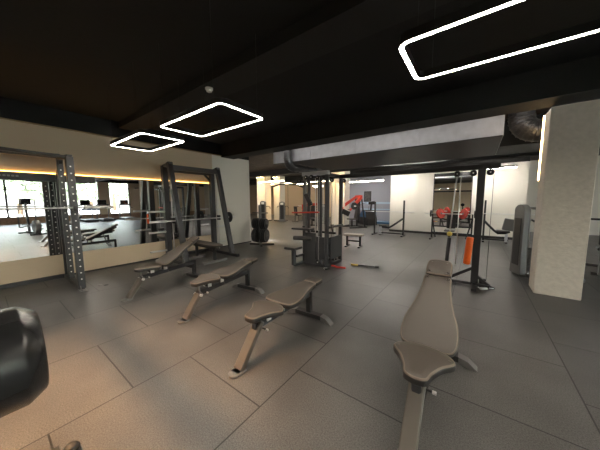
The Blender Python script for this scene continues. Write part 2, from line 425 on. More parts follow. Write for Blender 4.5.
# ------------------------------------------------------------------ ducts and pipes
d = thing('rectangular_duct', 'long pale grey rectangular air duct under the ceiling beyond the beam', 'air duct', (-2.35, 7.5, 2.82))
MB().box((-3.35, -1.3, 0), (2.68, -1.28, .6), 'duct', 0).box((-3.35, 1.28, 0), (2.68, 1.3, .6), 'duct', 0).box((-3.35, -1.28, .58), (2.68, 1.28, .6), 'duct', 0).box((-3.35, -1.28, 0), (-3.33, 1.28, .58), 'duct', 0).box((2.66, -1.28, 0), (2.68, 1.28, .58), 'duct', 0).build('casing', d)
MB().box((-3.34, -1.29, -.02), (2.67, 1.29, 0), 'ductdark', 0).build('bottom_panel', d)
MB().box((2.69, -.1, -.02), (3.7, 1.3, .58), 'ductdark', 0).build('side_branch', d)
sm = MB()
for k in range(5): x = -3.35 + k*1.5; sm.box((x-.015, -1.315, 0), (x+.015, -1.30, .6), 'duct', 0)
sm.build('seam_flange', d)

def arc(c, r, a0, a1, ux, uy, n=12):
    c = V(c); ux = V(ux); uy = V(uy)
    return [c + ux*(r*math.cos(R(a0+(a1-a0)*k/n))) + uy*(r*math.sin(R(a0+(a1-a0)*k/n))) for k in range(n+1)]
def ribbed(pts, r, name, label, m='ductpipe', mm='duct'):
    t = thing(name, label, 'air duct', pts[0])
    P = [V(p) - V(pts[0]) for p in pts]
    MB().tube(P, r, m, 20).build('pipe', t)
    rb = MB()
    for i in range(1, len(P)-1):
        dd = (P[i+1]-P[i-1]).normalized(); rb.lathe(P[i]-dd*.008, dd, [(0, r+.002), (.003, r+.012), (.013, r+.012), (.016, r+.002)], m, 20)
    rb.build('rib', t)
# right: from the box duct end, elbow down and to the right behind the column
pts = [(.60, 6.55, 3.41), (.60, 6.55, 3.3), (.60, 6.55, 3.2)] + arc((.88, 6.55, 3.16), .28, 180, 270, (1, 0, 0), (0, 0, 1), 8) + [(1.0 + .1*k, 6.55, 2.88) for k in range(9)]
ribbed(pts, .20, 'elbow_duct', 'dark glossy ribbed elbow duct beside the top of the thick column')
pts = [(-4.92, 6.0, 3.41), (-4.92, 6.0, 3.2)] + arc((-4.92, 6.26, 2.90), .26, 180, 270, (0, 1, 0), (0, 0, 1), 8) + [(-4.92, 6.5 + .5*k, 2.64) for k in range(4)]
ribbed(pts, .125, 'elbow_duct', 'grey round pipe bending down beside the cable weight station top')
def pipe(p, q, r, label, m='ductdark'):
    t = thing('ceiling_pipe', label, 'pipe', p, 0, 'pipes under the ceiling')
    P = V(q)-V(p); MB().cyl((0, 0, 0), P, r, m, n=12).build('pipe', t)
    b = MB(); n = 4
    for k in range(n):
        c = P*((k+.5)/n); b.cyl(c, c+V((0, 0, 3.42-p[2])), .006, 'steeldark', n=6)
    b.build('hanger_rod', t)
pipe((-5.5, 8.95, 2.76), (12, 8.95, 2.76), .035, 'thin dark pipe running across under the dark beam, nearer one')
pipe((-5.5, 9.6, 2.86), (12, 9.6, 2.86), .05, 'thick dark pipe running across under the dark beam, farther one')

# ------------------------------------------------------------------ adjustable benches
def outline(pts, n=6):
    """closed catmull-rom through 2D points"""
    out = []; N = len(pts)
    for i in range(N):
        p0, p1, p2, p3 = (V(pts[(i+k-1) % N]) for k in range(4))
        for j in range(n):
            t = j/n
            out.append(.5*((2*p1) + (p2-p0)*t + (2*p0-5*p1+4*p2-p3)*t*t + (3*p1-p0-3*p2+p3)*t**3))
    return out
def padmesh(ol, th=.055, top='leather', side='padside', pipe='piping'):
    """pad lying in XY with its underside at z 0"""
    N = len(ol)
    def inset(d):
        r = []
        for i in range(N):
            t = (ol[(i+1) % N] - ol[i-1]).normalized(); r.append(ol[i] - V((t.y, -t.x))*d)
        return r
    area = sum(ol[i].x*ol[(i+1) % N].y - ol[(i+1) % N].x*ol[i].y for i in range(N))
    sg = 1 if area > 0 else -1
    prof = [(.010, 0, side), (0, .008, side), (0, th*.62, side), (.002, th*.8, pipe), (.007, th*.96, pipe), (.013, th, top), (.045, th+.004, top)]
    b = MB(); bm = bmesh.new(); rings = []
    for d, z, m in prof:
        q = inset(d*sg); rings.append([bm.verts.new((p.x, p.y, z)) for p in q])
    for k in range(len(prof)-1):
        mi = b.mi(prof[k][2] if k >= 0 else side)
        for i in range(N):
            f = bm.faces.new((rings[k][i], rings[k][(i+1) % N], rings[k+1][(i+1) % N], rings[k+1][i])); f.material_index = mi; f.smooth = k not in (1,)
    f = bm.faces.new(rings[-1]); f.material_index = b.mi(top)
    f = bm.faces.new(rings[0][::-1]); f.material_index = b.mi(side)
    bmesh.ops.recalc_face_normals(bm, faces=bm.faces[:])
    return b.push(bm)
SEAT = outline([(-.066, .0), (0, -.022), (.066, .0), (.090, .075), (.132, .165), (.190, .235), (.200, .275), (.165, .325), (.09, .362), (0, .375), (-.09, .362), (-.165, .325), (-.200, .275), (-.190, .235), (-.132, .165), (-.090, .075)])
BACK = outline([(-.14, -.01), (0, -.018), (.14, -.01), (.190, .03), (.203, .12), (.190, .23), (.158, .34), (.132, .45), (.116, .56), (.107, .665), (.06, .675), (0, .676), (-.06, .675), (-.107, .665), (-.116, .56), (-.132, .45), (-.158, .34), (-.190, .23), (-.203, .12), (-.190, .03)])
HEAD = outline([(-.09, 0), (0, -.002), (.09, 0), (.104, .03), (.106, .10), (.098, .155), (.07, .178), (0, .184), (-.07, .178), (-.098, .155), (-.106, .10), (-.104, .03)])
def make_bench(loc, ang, seat_ang, label, rz=0, short=False):
    t = thing('adjustable_bench', label, 'weight bench', loc, rz, 'adjustable benches in the open floor')
    # front leg: broad plate tube leaning back
    ty, tz = (.235, .29) if short else (.30, .37)
    MB().bar((0, .02, .02), (0, ty, tz), .10, .055, 'amberlit_leg', up=(0, -1, .7), bev=.008).bar((0, .034, .02), (0, ty+.014, tz), .096, .05, 'steelmid', up=(0, -1, .7), bev=.008).build('front_leg', t)
    MB().box((-.062, -.035, 0), (.062, .065, .024), 'steelmid', .009).cyl((0, -.03, 0), (0, -.03, .024), .055, 'steelmid', bev=.005).build('foot_cap', t)
    MB().bar((0, .22, .30 if short else .335), (0, 1.27, .335), .06, .07, 'steel', bev=.008).build('main_beam', t)
    MB().bar((0, 1.25, .07), (0, 1.25, .37), .075, .05, 'steeldark', bev=.006).build('rear_post', t)
    f = MB(); 
    f.prism([(-.20, 1.205, .03), (.20, 1.205, .03), (.20, 1.205, .085), (-.20, 1.205, .085)], 'steeldark', (0, .09, 0))
    f.build('rear_foot', t)
    for s in (-1, 1):
        MB().prism([(s*.19, 1.205, .03), (s*.19, 1.205, .088), (s*.27, 1.205, .066), (s*.335, 1.205, .012), (s*.345, 1.205, .0), (s*.28, 1.205, .0)], 'steelmid', (0, .09, 0)).build('foot_end', t)
    br = MB().box((-.035, .36, .36), (.035, .44, .415), 'steeldark', .004).box((-.035, .58, .36), (.035, .68, .415), 'steeldark', .004); br.build('bracket', t)
    sk = MB().box((-.052, .37, .345), (-.036, .43, .40), 'white', .003).box((-.052, .60, .345), (-.036, .66, .40), 'white', .003).box((.036, .37, .345), (.052, .43, .40), 'white', .003).box((.036, .60, .345), (.052, .66, .40), 'white', .003)
    o = sk.build('angle_plate', t); o['label'] = 'small white angle scale'
    if short:
        MB().cyl((-.075, ty, tz-.01), (.075, ty, tz-.01), .02, 'chrome', bev=.005).build('pivot_pin', t)
    if short:
        ar = MB()
        P = arc((0, .36, .40), .155, 172, 238, (0, 1, 0), (0, 0, 1), 10); ar.tube([p+V((.058, 0, 0)) for p in P], .011, 'steelmid', 6)
        P = arc((0, .80, .40), .15, 215, 300, (0, 1, 0), (0, 0, 1), 10); ar.tube([p+V((.035, 0, 0)) for p in P], .005, 'steelmid', 6)
        ar.build('adjustment_arc', t)
    kn = MB().cyl((0, .31, .30), (.10, .31, .30), .008, 'steeldark').cyl((.085, .31, .30), (.11, .31, .30), .012, 'chrome', bev=.003)
    kn.build('locking_knob', t)
    s = padmesh(SEAT).build('seat', t); s.location = (0, .17, .415); s.rotation_euler = (R(seat_ang), 0, 0)
    e = padmesh(BACK).build('backrest', t); e.location = (0, .585, .418); e.rotation_euler = (R(ang), 0, 0)
    h = padmesh(HEAD).build('headrest', t); ca, sa = math.cos(R(ang)), math.sin(R(ang)); h.location = (0, .585+.688*ca, .418+.688*sa); h.rotation_euler = (R(ang), 0, 0)
    # spine under the back
    MB().bar((0, .60-.02*sa, .418-.03*ca), (0, .585+.80*ca+.028*sa, .418+.80*sa-.028*ca), .05, .045, 'steeldark', bev=.004).build('backrest_spine', t)
    if ang > 10:
        L = .42; p = V((0, .585+L*ca+.04*sa, .418+L*sa-.05*ca))
        MB().bar(p, (0, 1.02 if ang < 33 else 1.08, .34), .035, .03, 'steelmid', bev=.003).build('support_strut', t)
    return t
make_bench((-4.40, 1.30, 0), 27, 0, 'taupe adjustable bench nearest the mirror wall, backrest raised halfway', R(8), True)
make_bench((-3.0, 1.49, 0), 5, 3, 'taupe flat bench standing second from the mirror wall', R(8), True)
make_bench((-1.68, 1.29, 0), 2, 2, 'taupe flat bench with headrest, third from the mirror wall, in the middle', R(2.5))
make_bench((-.255, 1.385, 0), 38, 2, 'taupe bench in the right foreground with its backrest steeply raised')

# ------------------------------------------------------------------ power rack at left
rk = thing('power_rack', 'dark grey power rack with numbered holed uprights at the left edge', 'power rack', (-5.6, 1.0, 0))
def upright(x, y, ztop, w=.10, m='steel'):
    u = MB(); u.bar((x, y, .03), (x, y, ztop), w, w, m, up=(0, 1, 0), bev=.006)
    k = 0; z = .20
    while z < ztop-.08:
        u.cyl((x+w/2-.003, y, z), (x+w/2+.002, y, z), .012, 'white', n=10, smooth=False)
        u.cyl((x-w/2-.002, y, z), (x-w/2+.003, y, z), .012, 'white', n=10, smooth=False)
        z += .115
    return u
for y in (0, -1.35):
    upright(0, y, 2.32).build('upright', rk); upright(-.76, y, 2.40, .085).build('upright', rk)
    MB().bar((-.80, y, 2.38), (.05, y, 2.32), .07, .06, 'steeldark').build('top_link', rk)
    MB().bar((-1.22, y, .035), (.02, y, .035), .08, .07, 'steeldark').build('base_rail', rk)
    MB().box((-.02, y-.05, 0), (.20, y+.05, .012), 'steelmid', .002).prism([(.03, y-.03, .012), (.16, y-.03, .012), (.03, y-.03, .10)], 'steelmid', (0, .012, 0), 0).build('foot_plate', rk)
MB().bar((-.68, .0, 2.40), (-.68, -1.4, 2.40), .07, .08, 'steeldark').build('top_beam', rk)
MB().bar((0, -1.4, 2.36), (0, 0, 2.31), .05, .05, 'steeldark').build('pull_up_bar', rk)
MB().bar((-1.22, .0, .035), (-1.22, -1.4, .035), .07, .07, 'steel').build('wall_rail', rk)
cs = MB().bar((-1.18, -1.2, 2.03), (-1.18, .6, 2.03), .03, .13, 'steeldark')
o = cs.build('cross_panel', rk)
mk = MB(); x = -.98
for k in range(6): mk.box((-1.163, -.78+k*.05, 2.02), (-1.160, -.745+k*.05, 2.05), 'steelmid', 0)
mk.build('panel_lettering', rk)
MB().bar((-1.18, 0, .06), (-1.18, 0, 2.1), .05, .05, 'steeldark').bar((-1.18, 0, 2.05), (-.68, 0, 2.3), .04, .04, 'steeldark').build('wall_post', rk)
jk = MB()
for y in (0, -1.35): jk.box((.045, y-.03, 1.408), (.13, y+.03, 1.434), 'steeldark').box((.115, y-.03, 1.408), (.13, y+.03, 1.49), 'steeldark')
jk.build('bar_hook', rk)
def barbell(name, a, b, label, r=.014, sleeve=.38, group=None, mids='chrome'):
    t = thing(name, label, 'barbell', a, 0, group); P = V(b)-V(a); z = P.normalized(); L = P.length
    MB().cyl(z*sleeve, z*(L-sleeve), r, mids).build('shaft', t)
    for p, q in ((V((0, 0, 0)), z*sleeve), (z*(L-sleeve), P)):
        MB().cyl(p, q, r*1.75, mids).build('sleeve', t)
    MB().cyl(z*(sleeve-.01), z*(sleeve+.02), r*2.7, mids).cyl(z*(L-sleeve-.02), z*(L-sleeve+.01), r*2.7, mids).build('collar', t)
    return t
barbell('barbell', (-5.51, -.68, 1.462), (-5.51, 1.52, 1.462), 'long chrome barbell resting across the power rack at the left edge')
wp = thing('floor_outlet', 'small round silver and black floor outlet beside the power rack foot', 'floor outlet', (-5.62, 1.26, 0))
MB().cyl((0, 0, 0), (0, 0, .006), .035, 'steelmid').build('silver_cap', wp); MB().cyl((.09, .07, 0), (.09, .07, .006), .035, 'rubber').build('black_cap', wp)

# ------------------------------------------------------------------ smith machine
sm = thing('smith_machine', 'grey guided barbell rack with slanted front posts in front of the mirror', 'smith machine', (-6.45, 2.92, 0))
for y in (0, 1.35):
    MB().bar((0, y, .04), (0, y, 2.46), .12, .13, 'steel', up=(0, 1, 0), bev=.006).build('rear_post', sm)
    MB().bar((.86, y, .05), (.28, y, 2.52), .10, .12, 'steel', up=(0, 1, 0), bev=.006).build('slanted_post', sm)
    MB().bar((-.02, y, 2.44), (.34, y, 2.49), .09, .07, 'steelmid').build('top_link', sm)
    MB().bar((-.35, y, .04), (1.12, y, .04), .09, .08, 'steeldark').build('base_rail', sm)
    MB().cyl((.20, y+.04, .12), (.20, y+.04, 2.42), .014, 'chrome').build('guide_rod', sm)
    MB().box((.16, y+.01, 1.0), (.27, y+.07, 1.14), 'steeldark').build('bar_carriage', sm)
    c = MB(); c.cyl((.26, y-.05, .2), (.26, y-.05, 2.4), .004, 'steeldark', n=6); c.build('cable', sm)
    u = MB()
    for z in (.30, .78, 1.30): u.cyl((0.03, y, z), (.0, y+(-.45 if y == 0 else .40), z), .024, 'chrome')
    u.build('plate_peg', sm)
MB().bar((.30, 0, 2.40), (.30, 1.35, 2.40), .07, .12, 'steel').build('top_beam', sm)
MB().bar((0, 0, 2.36), (0, 1.35, 2.36), .07, .10, 'steeldark').build('top_beam', sm)
MB().bar((-.30, 0, .05), (-.30, 1.35, .05), .08, .07, 'steeldark').build('rear_rail', sm)
MB().cyl((.33, -.55, 1.07), (.33, 1.90, 1.07), .015, 'chrome').cyl((.33, -.55, 1.07), (.33, -.16, 1.07), .025, 'chrome').cyl((.33, 1.5, 1.07), (.33, 1.90, 1.07), .025, 'chrome').build('guided_bar', sm)
for a, b in ((-.02, .25), (1.37, 1.10)): MB().bar((0, a, 2.08), (0, b, 2.34), .05, .05, 'steeldark').build('gusset_brace', sm)
def plate(name, c, axis, r, th, label, m='rubber', group=None, hub='steelmid'):
    t = thing(name, label, 'weight plate', c, 0, group); z = V(axis).normalized()
    MB().lathe(V((0, 0, 0)), z, [(0, .05), (0, r*.62), (.006, r*.66), (.006, r*.84), (0, r*.88), (0, r-.012), (.008, r), (th-.008, r), (th, r-.012), (th, r*.88), (th-.006, r*.84), (th-.006, r*.66), (th, r*.62), (th, .05)], m, 28).build('disc', t)
    MB().cyl(z*-.002, z*(th+.002), .045, hub, n=16).build('hub', t)
    return t
plate('weight_plate', (-6.12, 4.58, 1.07), (0, 1, 0), .16, .035, 'black weight plate on the bar end of the smith machine')

# bench inside the smith machine
sb = thing('flat_bench', 'tan topped flat bench with dark frame inside the smith machine', 'weight bench', (-5.62, 3.5, 0))
padmesh(outline([(-.62, -.13), (-.2, -.15), (.3, -.15), (.62, -.13), (.66, 0), (.62, .13), (.3, .15), (-.2, .15), (-.62, .13), (-.66, 0)], 4), .06, 'leather', 'padside').build('pad', sb).location = (-.12, 0, .42)
MB().bar((-.62, 0, .38), (.40, 0, .38), .06, .07, 'steeldark').build('main_beam', sb)
MB().bar((.33, 0, .05), (.33, 0, .38), .06, .06, 'steeldark').bar((-.5, 0, .05), (-.5, 0, .38), .06, .06, 'steeldark').build('leg', sb)
MB().bar((.33, -.34, .035), (.33, .34, .035), .08, .06, 'steelmid').build('foot_bar', sb)
MB().bar((-.5, -.25, .035), (-.5, .25, .035), .08, .06, 'steelmid').build('foot_bar', sb)

# ------------------------------------------------------------------ plate tree beside the mirror wall end
pt = thing('plate_tree', 'dark steel plate tree beside the end of the mirror wall', 'plate rack', (-6.14, 5.92, 0))
MB().bar((0, 0, .05), (0, 0, 1.42), .08, .08, 'steelmid', up=(0, 1, 0)).build('post', pt)
MB().bar((-.35, -.18, .03), (.40, .28, .03), .07, .05, 'steeldark').bar((-.30, .25, .03), (.30, -.25, .03), .07, .05, 'steeldark').build('base', pt)
pd = V((.95, .312, 0))
for z in (.34, .76, 1.14): MB().cyl(-pd*.30+V((0, 0, z)), pd*.30+V((0, 0, z)), .022, 'steelmid').build('peg', pt)
k = 0
nm = {(.34, -1): 'on the left bottom peg', (.34, 1): 'on the right bottom peg', (.76, -1): 'on the left middle peg', (.76, 1): 'on the right middle peg'}
for z, r in ((.34, .25), (.76, .20)):
    for s in (-1, 1):
        for j in range(3):
            c = V((-6.14, 5.92, z)) + pd*s*(.055+.068*j)
            plate('weight_plate', c, pd*s, r-(.008*j), .06, 'black rubber weight plate %s of the plate tree, %s' % (nm[(z, s)], ['innermost', 'second one out', 'outermost'][j]), 'rubber', 'plates on the plate tree', 'steel')

# ------------------------------------------------------------------ cable weight station with crossover
cs = thing('cable_weight_station', 'grey multi station cable machine with weight stacks, seat and long crossover beam', 'cable machine', (-3.05, 5.05, 0))
PO = {'a': (-.33, -.28), 'b': (.30, -.30), 'c': (.30, .38), 'd': (-.33, .38)}
for k, (x, y) in PO.items():
    MB().bar((x, y, .03), (x, y, 2.16), .075, .075, 'steelmid' if k == 'a' else 'steel', up=(0, 1, 0)).build('post', cs)
MB().bar((-.37, -.30, 2.19), (.34, -.30, 2.19), .10, .09, 'duct').build('header', cs)
MB().bar((-.33, -.3, 2.15), (-.33, .38, 2.15), .07, .07, 'steeldark').bar((.30, -.3, 2.15), (.30, .38, 2.15), .07, .07, 'steeldark').bar((-.33, .38, 2.15), (.30, .38, 2.15), .07, .07, 'steeldark').build('top_frame', cs)
MB().bar((-.33, -.3, .04), (-.33, .38, .04), .08, .07, 'steel').bar((.30, -.3, .04), (.30, .38, .04), .08, .07, 'steel').bar((-.33, .38, .04), (.30, .38, .04), .08, .07, 'steel').bar((-.33, -.3, .04), (.30, -.3, .04), .08, .07, 'steel').build('base_frame', cs)
def stack(par, x, y, z0, n, w=.24, dd=.12, h=.028, rods=2.1, m='steeldark'):
    s = MB()
    for k in range(n): s.box((x-w/2, y-dd/2, z0+k*h), (x+w/2, y+dd/2, z0+k*h+h-.004), m, .002)
    o = s.build('weight_stack', par)
    MB().cyl((x-w*.35, y, z0-.08), (x-w*.35, y, rods), .010, 'chrome', n=8).cyl((x+w*.35, y, z0-.08), (x+w*.35, y, rods), .010, 'chrome', n=8).build('guide_rod', o)
    MB().cyl((x, y, z0+n*h), (x, y, rods), .004, 'rubber', n=6).build('cable', o)
    MB().box((x-.02, y-dd/2-.006, z0+.02), (x+.02, y-dd/2, z0+n*h-.02), 'white', 0).build('number_label', o)
stack(cs, -.02, -.16, .15, 18, m='steel'); stack(cs, .14, .22, .15, 17, m='steel'); stack(cs, -.2, .22, .15, 17)
MB().box((.345, -.24, .18), (.365, .30, .72), 'steel', .01).box((.02, -.36, .20), (.27, -.34, .72), 'steel', .01).build('stack_cover', cs)
def pulley(par, c, r=.05, ax=(0, 1, 0), m='rubber'):
    a = V(ax).normalized(); c = V(c)
    o = MB().lathe(c-a*.014, a, [(0, r*.35), (0, r), (.010, r*.8), (.018, r*.8), (.028, r), (.028, r*.35)], m, 18).cyl(c-a*.02, c+a*.02, .012, 'chrome', n=8).build('pulley', par)
    return o
for x, y, z in ((-.2, -.42, 2.1), (-.05, -.42, 2.1), (.12, -.42, 2.08), (.34, .46, 2.05), (.42, -.3, 2.02), (-.33, -.5, 2.02), (.18, -.5, .16), (-.42, -.1, 2.04)): pulley(cs, (x, y, z))
# lat bar arms and lever
MB().bar((-.33, -.3, 2.0), (-.75, -.42, 2.02), .04, .05, 'steeldark').tube([(-.95, -.75, 1.90), (-.85, -.6, 1.96), (-.75, -.42, 1.97), (-.62, -.2, 1.96), (-.55, -.05, 1.90)], .016, 'rubber', 8).build('lat_bar_arm', cs)
MB().cyl((-.75, -.42, 1.97), (-.68, -.5, 1.2), .004, 'rubber', n=6).cyl((.12, -.47, 2.08), (.12, -.5, .2), .004, 'rubber', n=6).cyl((.20, -.47, 2.08), (.20, -.5, .2), .004, 'chrome', n=6).cyl((.42, -.3, 2.0), (.42, -.32, .9), .004, 'rubber', n=6).build('cable', cs)
o = MB().cyl((-.62, -.42, 1.27), (.18, -.44, 1.30), .018, 'redrub').build('pull_handle', cs); o['label'] = 'red gripped pull handle'
MB().bar((-.20, -.30, .05), (-.20, -.30, 2.1), .06, .06, 'steel').build('inner_post', cs)
MB().bar((.14, -.30, .05), (.14, -.30, 2.1), .045, .045, 'steel').build('inner_post', cs)
MB().box((-.28, -.36, .06), (.02, -.335, .80), 'steel', .01).build('stack_cover', cs)
MB().bar((-.36, .05, .78), (.34, .05, .78), .06, .05, 'steeldark').bar((.34, -.32, .95), (.34, .40, .95), .06, .05, 'steeldark').build('middle_brace', cs)
MB().bar((-.22, -.40, 1.72), (-.10, -.36, 1.45), .09, .09, 'rubber').build('pulley_carriage', cs)
MB().bar((.34, .40, 1.30), (.50, .46, 1.22), .08, .12, 'rubber').build('pulley_carriage', cs)
MB().tube([(.42, -.3, 1.0), (.50, -.38, .86), (.40, -.42, .84), (.36, -.34, .98)], .014, 'rubber', 8).build('hanging_handle', cs)
# seated row part to the front left
MB().bar((-.42, -.62, .02), (-.36, -.1, .06), .07, .07, 'steel').build('seat_rail', cs)
MB().bar((-.42, -.62, .03), (-.42, -.62, .41), .07, .10, 'steel').build('seat_post', cs)
MB().box((-.58, -.80, .415), (-.26, -.48, .475), 'blackpad', .014).build('seat', cs)
MB().bar((-.34, -.30, .03), (-.34, -.30, .95), .06, .06, 'steel').build('thigh_post', cs)
MB().cyl((-.52, -.50, .66), (-.10, -.34, .66), .055, 'blackpad', bev=.01).build('thigh_pad', cs)
MB().box((-.55, -.55, .87), (-.02, -.33, .91), 'steel', .01).build('thigh_arm', cs)
MB().bar((-.34, -.62, .25), (-.34, -.20, .25), .05, .05, 'steeldark').build('lower_brace', cs)
# crossover beam to the right hand post
BY = .27
MB().bar((.30, BY, 2.14), (3.33, BY, 2.14), .08, .09, 'steeldark').build('crossover_beam', cs)
px, py = 3.08, BY
MB().bar((px, py, .03), (px, py, 2.10), .11, .13, 'steeldark', up=(0, 1, 0), bev=.006).build('crossover_post', cs)
for x in (px-.12, px+.12, px-.36): pulley(cs, (x, py, 2.04), .055, (0, 1, 0))
MB().cyl((px-.36, py-.02, 1.99), (px-.42, py-.05, .99), .012, 'chrome', n=8).cyl((px-.30, py-.02, 1.99), (px-.30, py-.02, .35), .010, 'chrome', n=8).build('guide_rod', cs)
MB().cyl((px+.17, py, 2.0), (px+.17, py-.03, .15), .004, 'rubber', n=6).build('cable', cs)
o = MB().sphere((px-.42, py-.06, .93), .045, 'yellow').build('rope_stopper', cs); o['label'] = 'yellow ball'
MB().cyl((px-.42, py-.06, .86), (px-.46, py-.05, .08), .032, 'steeldark').build('tube_attachment', cs)
MB().bar((px, py, .35), (px-.46, py-.04, .05), .05, .05, 'steeldark').bar((px+.05, py, .04), (px-.55, py-.04, .04), .07, .05, 'steel').bar((px, py-.4, .03), (px, py+.35, .03), .07, .05, 'steeldark').build('post_brace', cs)
MB().bar((px, py, .22), (px+.22, py-.06, .05), .05, .05, 'steel').box((px-.02, py-.12, .02), (px+.22, py+.06, .07), 'steeldark').build('pulley_foot', cs)
MB().box((px+.07, py-.05, .05), (px+.17, py+.03, .16), 'steeldark', .01).build('low_pulley_block', cs)
o = MB().cyl((px-.13, py-.07, .40), (px-.10, py-.09, .90), .055, 'orange', bev=.018).build('orange_sleeve', cs); o['label'] = 'orange cylindrical cover'

# attachments lying on the floor
def dhandle(loc, rz, label, m='chrome'):
    t = thing('stirrup_handle', label, 'cable handle', loc, rz, 'cable handles on the floor')
    MB().cyl((-.06, 0, .018), (.06, 0, .018), .017, m if m != 'chrome' else 'rubber').build('grip', t)
    MB().tube([(-.06, 0, .018), (-.05, .06, .018), (0, .12, .018), (.05, .06, .018), (.06, 0, .018)], .007, 'chrome', 8).build('yoke', t)
dhandle((.17, 5.17, 0), .6, 'white gripped stirrup handle lying right of the crossover post foot', 'white')
dhandle((.28, 5.33, 0), 2.2, 'chrome stirrup handle lying farthest right of the crossover post foot')
dhandle((-2.66, 4.62, 0), 1.2, 'chrome stirrup handle at the foot of the cable weight station')
t = MB().tube([(-2.75+.1*k, 4.9+.03*math.sin(k*2.1), .02+.004*(k % 2)) for k in range(5)], .020, 'redrub', 8).build('resistance_band', None)
tag(t, 'red rubber band lying at the foot of the cable weight station', 'exercise band')
t = thing('rope_attachment', 'black and yellow rope attachment lying on the floor right of the cable station', 'rope', (-2.45, 5.25, 0))
MB().cyl((.08, .02, .025), (.24, .06, .025), .022, 'yellow').build('yellow_grip', t)
MB().cyl((.24, .06, .022), (.62, .16, .022), .016, 'rubber').cyl((.62, .16, .025), (.70, .18, .025), .024, 'rubber').build('rope', t)
t = thing('chain_attachment', 'small pile of silver chain links by the crossover post foot', 'chain', (.17, 5.33, 0))
ch = MB()
for k in range(7):
    a = k*.9; c = V((.05*math.cos(a), .04*math.sin(a), .012+.004*k))
    ch.tube([c+V((.02*math.cos(q), .012*math.sin(q), .003*math.sin(q+k))) for q in [2*PI*i/8 for i in range(8)]], .0045, 'chrome', 6, closed=True)
ch.build('links', t)

# small flat bench behind the station
fb = thing('flat_bench', 'small beige topped flat bench behind the cable weight station', 'weight bench', (-3.30, 7.5, 0), .15)
MB().box((-.32, -.17, .38), (.32, .17, .44), 'beigepad', .015).build('pad', fb)
for x in (-.22, .22): MB().bar((x, 0, .02), (x, 0, .38), .06, .07, 'steeldark').bar((x, -.2, .02), (x, .2, .02), .07, .04, 'steeldark').build('leg', fb)
MB().bar((-.22, 0, .20), (.22, 0, .20), .04, .04, 'steeldark').build('cross_tube', fb)

# ------------------------------------------------------------------ olympic benches at far wall
# plate loaded bench with red plates before the far mirror
pb = thing('plate_loaded_bench', 'black bench frame holding red plates in front of the far mirror', 'bench press', (-.78, 11.0, 0), -.0)
for s in (-1, 1):
    MB().bar((s*.66, 0, .03), (s*.66, 0, .86), .05, .06, 'steeldark', up=(0, 1, 0)).bar((s*.66, -.4, .03), (s*.66, .3, .03), .06, .05, 'steeldark').build('side_post', pb)
    MB().bar((s*.66, 0, .80), (s*.50, -.25, .10), .04, .04, 'steeldark').build('diagonal_tube', pb)
MB().tube([(-.66, 0, .84), (-.4, 0, .86), (-.15, 0, .78), (0, 0, .74), (.15, 0, .78), (.4, 0, .86), (.66, 0, .84)], .03, 'steeldark', 8).build('top_tube', pb)
MB().bar((-.66, 0, .52), (.66, 0, .52), .04, .05, 'steeldark').bar((-.66, 0, .26), (.66, 0, .26), .04, .05, 'steeldark').build('cross_tube', pb)
MB().box((-.17, -.75, .40), (.17, -.20, .46), 'greypad', .015).build('seat', pb)
MB().bar((0, -.55, .02), (0, -.55, .40), .07, .08, 'steeldark').bar((0, -.55, .2), (0, 0, .26), .05, .05, 'steeldark').build('seat_post', pb)
MB().box((-.15, -.12, .46), (.15, -.04, .98), 'blackpad', .02).build('back_pad', pb)
MB().cyl((-.95, .02, 1.02), (.95, .02, 1.02), .02, 'chrome').bar((-.66, .02, .84), (-.66, .02, 1.02), .04, .04, 'steeldark').bar((.66, .02, .84), (.66, .02, 1.02), .04, .04, 'steeldark').build('load_bar', pb)
pp = V((-.78, 11.02, 1.02))
for s, w in ((-1, 'left'), (1, 'right')):
    plate('weight_plate', pp+V((s*.40, 0, 0)), (-s*.75, -.6, .25), .20, .06, 'red weight plate on the %s side of the bench before the far mirror' % w, 'redrub', 'red plates before the far mirror')
    plate('weight_plate', pp+V((s*.70, 0, 0)), (s, 0, .0), .14, .05, 'small black weight plate on the %s end of the bench before the far mirror' % w, 'rubber', 'black plates before the far mirror')
def incline_bench(loc, rz, label, L=0., far=None, back=True):
    ib = thing('incline_bench', label, 'weight bench', loc, rz, 'barbell benches at the far wall')
    MB().bar((0, 0, .03), (0, 0, 1.55), .06, .07, 'steeldark', up=(0, 1, 0)).build('upright', ib)
    MB().bar((0, -.3, .03), (0, .3, .03), .07, .05, 'steeldark').build('upright_foot', ib)
    if far:
        MB().bar((far, 0, .03), (far, 0, 1.5), .06, .07, 'steeldark', up=(0, 1, 0)).build('upright', ib)
        MB().bar((far, -.3, .03), (far, .3, .03), .07, .05, 'steeldark').build('upright_foot', ib)
    MB().tube([(0, 0, .78), (.30+L*.5, -.02, .44), (.42+L*.6, -.02, .34), (.62+L, -.02, .36), (.75+L, -.02, .42)], .04, 'steeldark', 8).bar((0, 0, .10), (.72+L, 0, .10), .05, .05, 'steeldark').build('curved_frame', ib)
    o = MB().box((-.18, -.16, 0), (.18, .16, .07), 'greypad', .02).build('seat', ib); o.location = (.54+L, -.02, .40)
    if back:
        o = MB().box((-.19, -.04, 0), (.19, .04, .42), 'greypad', .02).build('backrest', ib); o.location = (.70+L, -.02, .46); o.rotation_euler = (R(-8), R(10), 0)
    MB().bar((.66+L, 0, .03), (.66+L, 0, .38), .08, .08, 'duct').bar((.66+L, -.2, .03), (.66+L, .2, .03), .07, .05, 'steelmid').build('front_leg', ib)
    MB().cyl((-.4, -.06, 1.05), (1.75, -.06, 1.05), .014, 'chrome').box((-.03, -.1, 1.0), (.03, 0, 1.04), 'steeldark').build('resting_bar', ib)
    return ib
incline_bench((.24, 11.3, 0), 0, 'black incline bench with grey pad between the crossover post and the charcoal tower')
incline_bench((-2.52, 10.9, 0), R(180), 'black bench with two uprights before the left end of the far white wall', .3, 1.25, False)

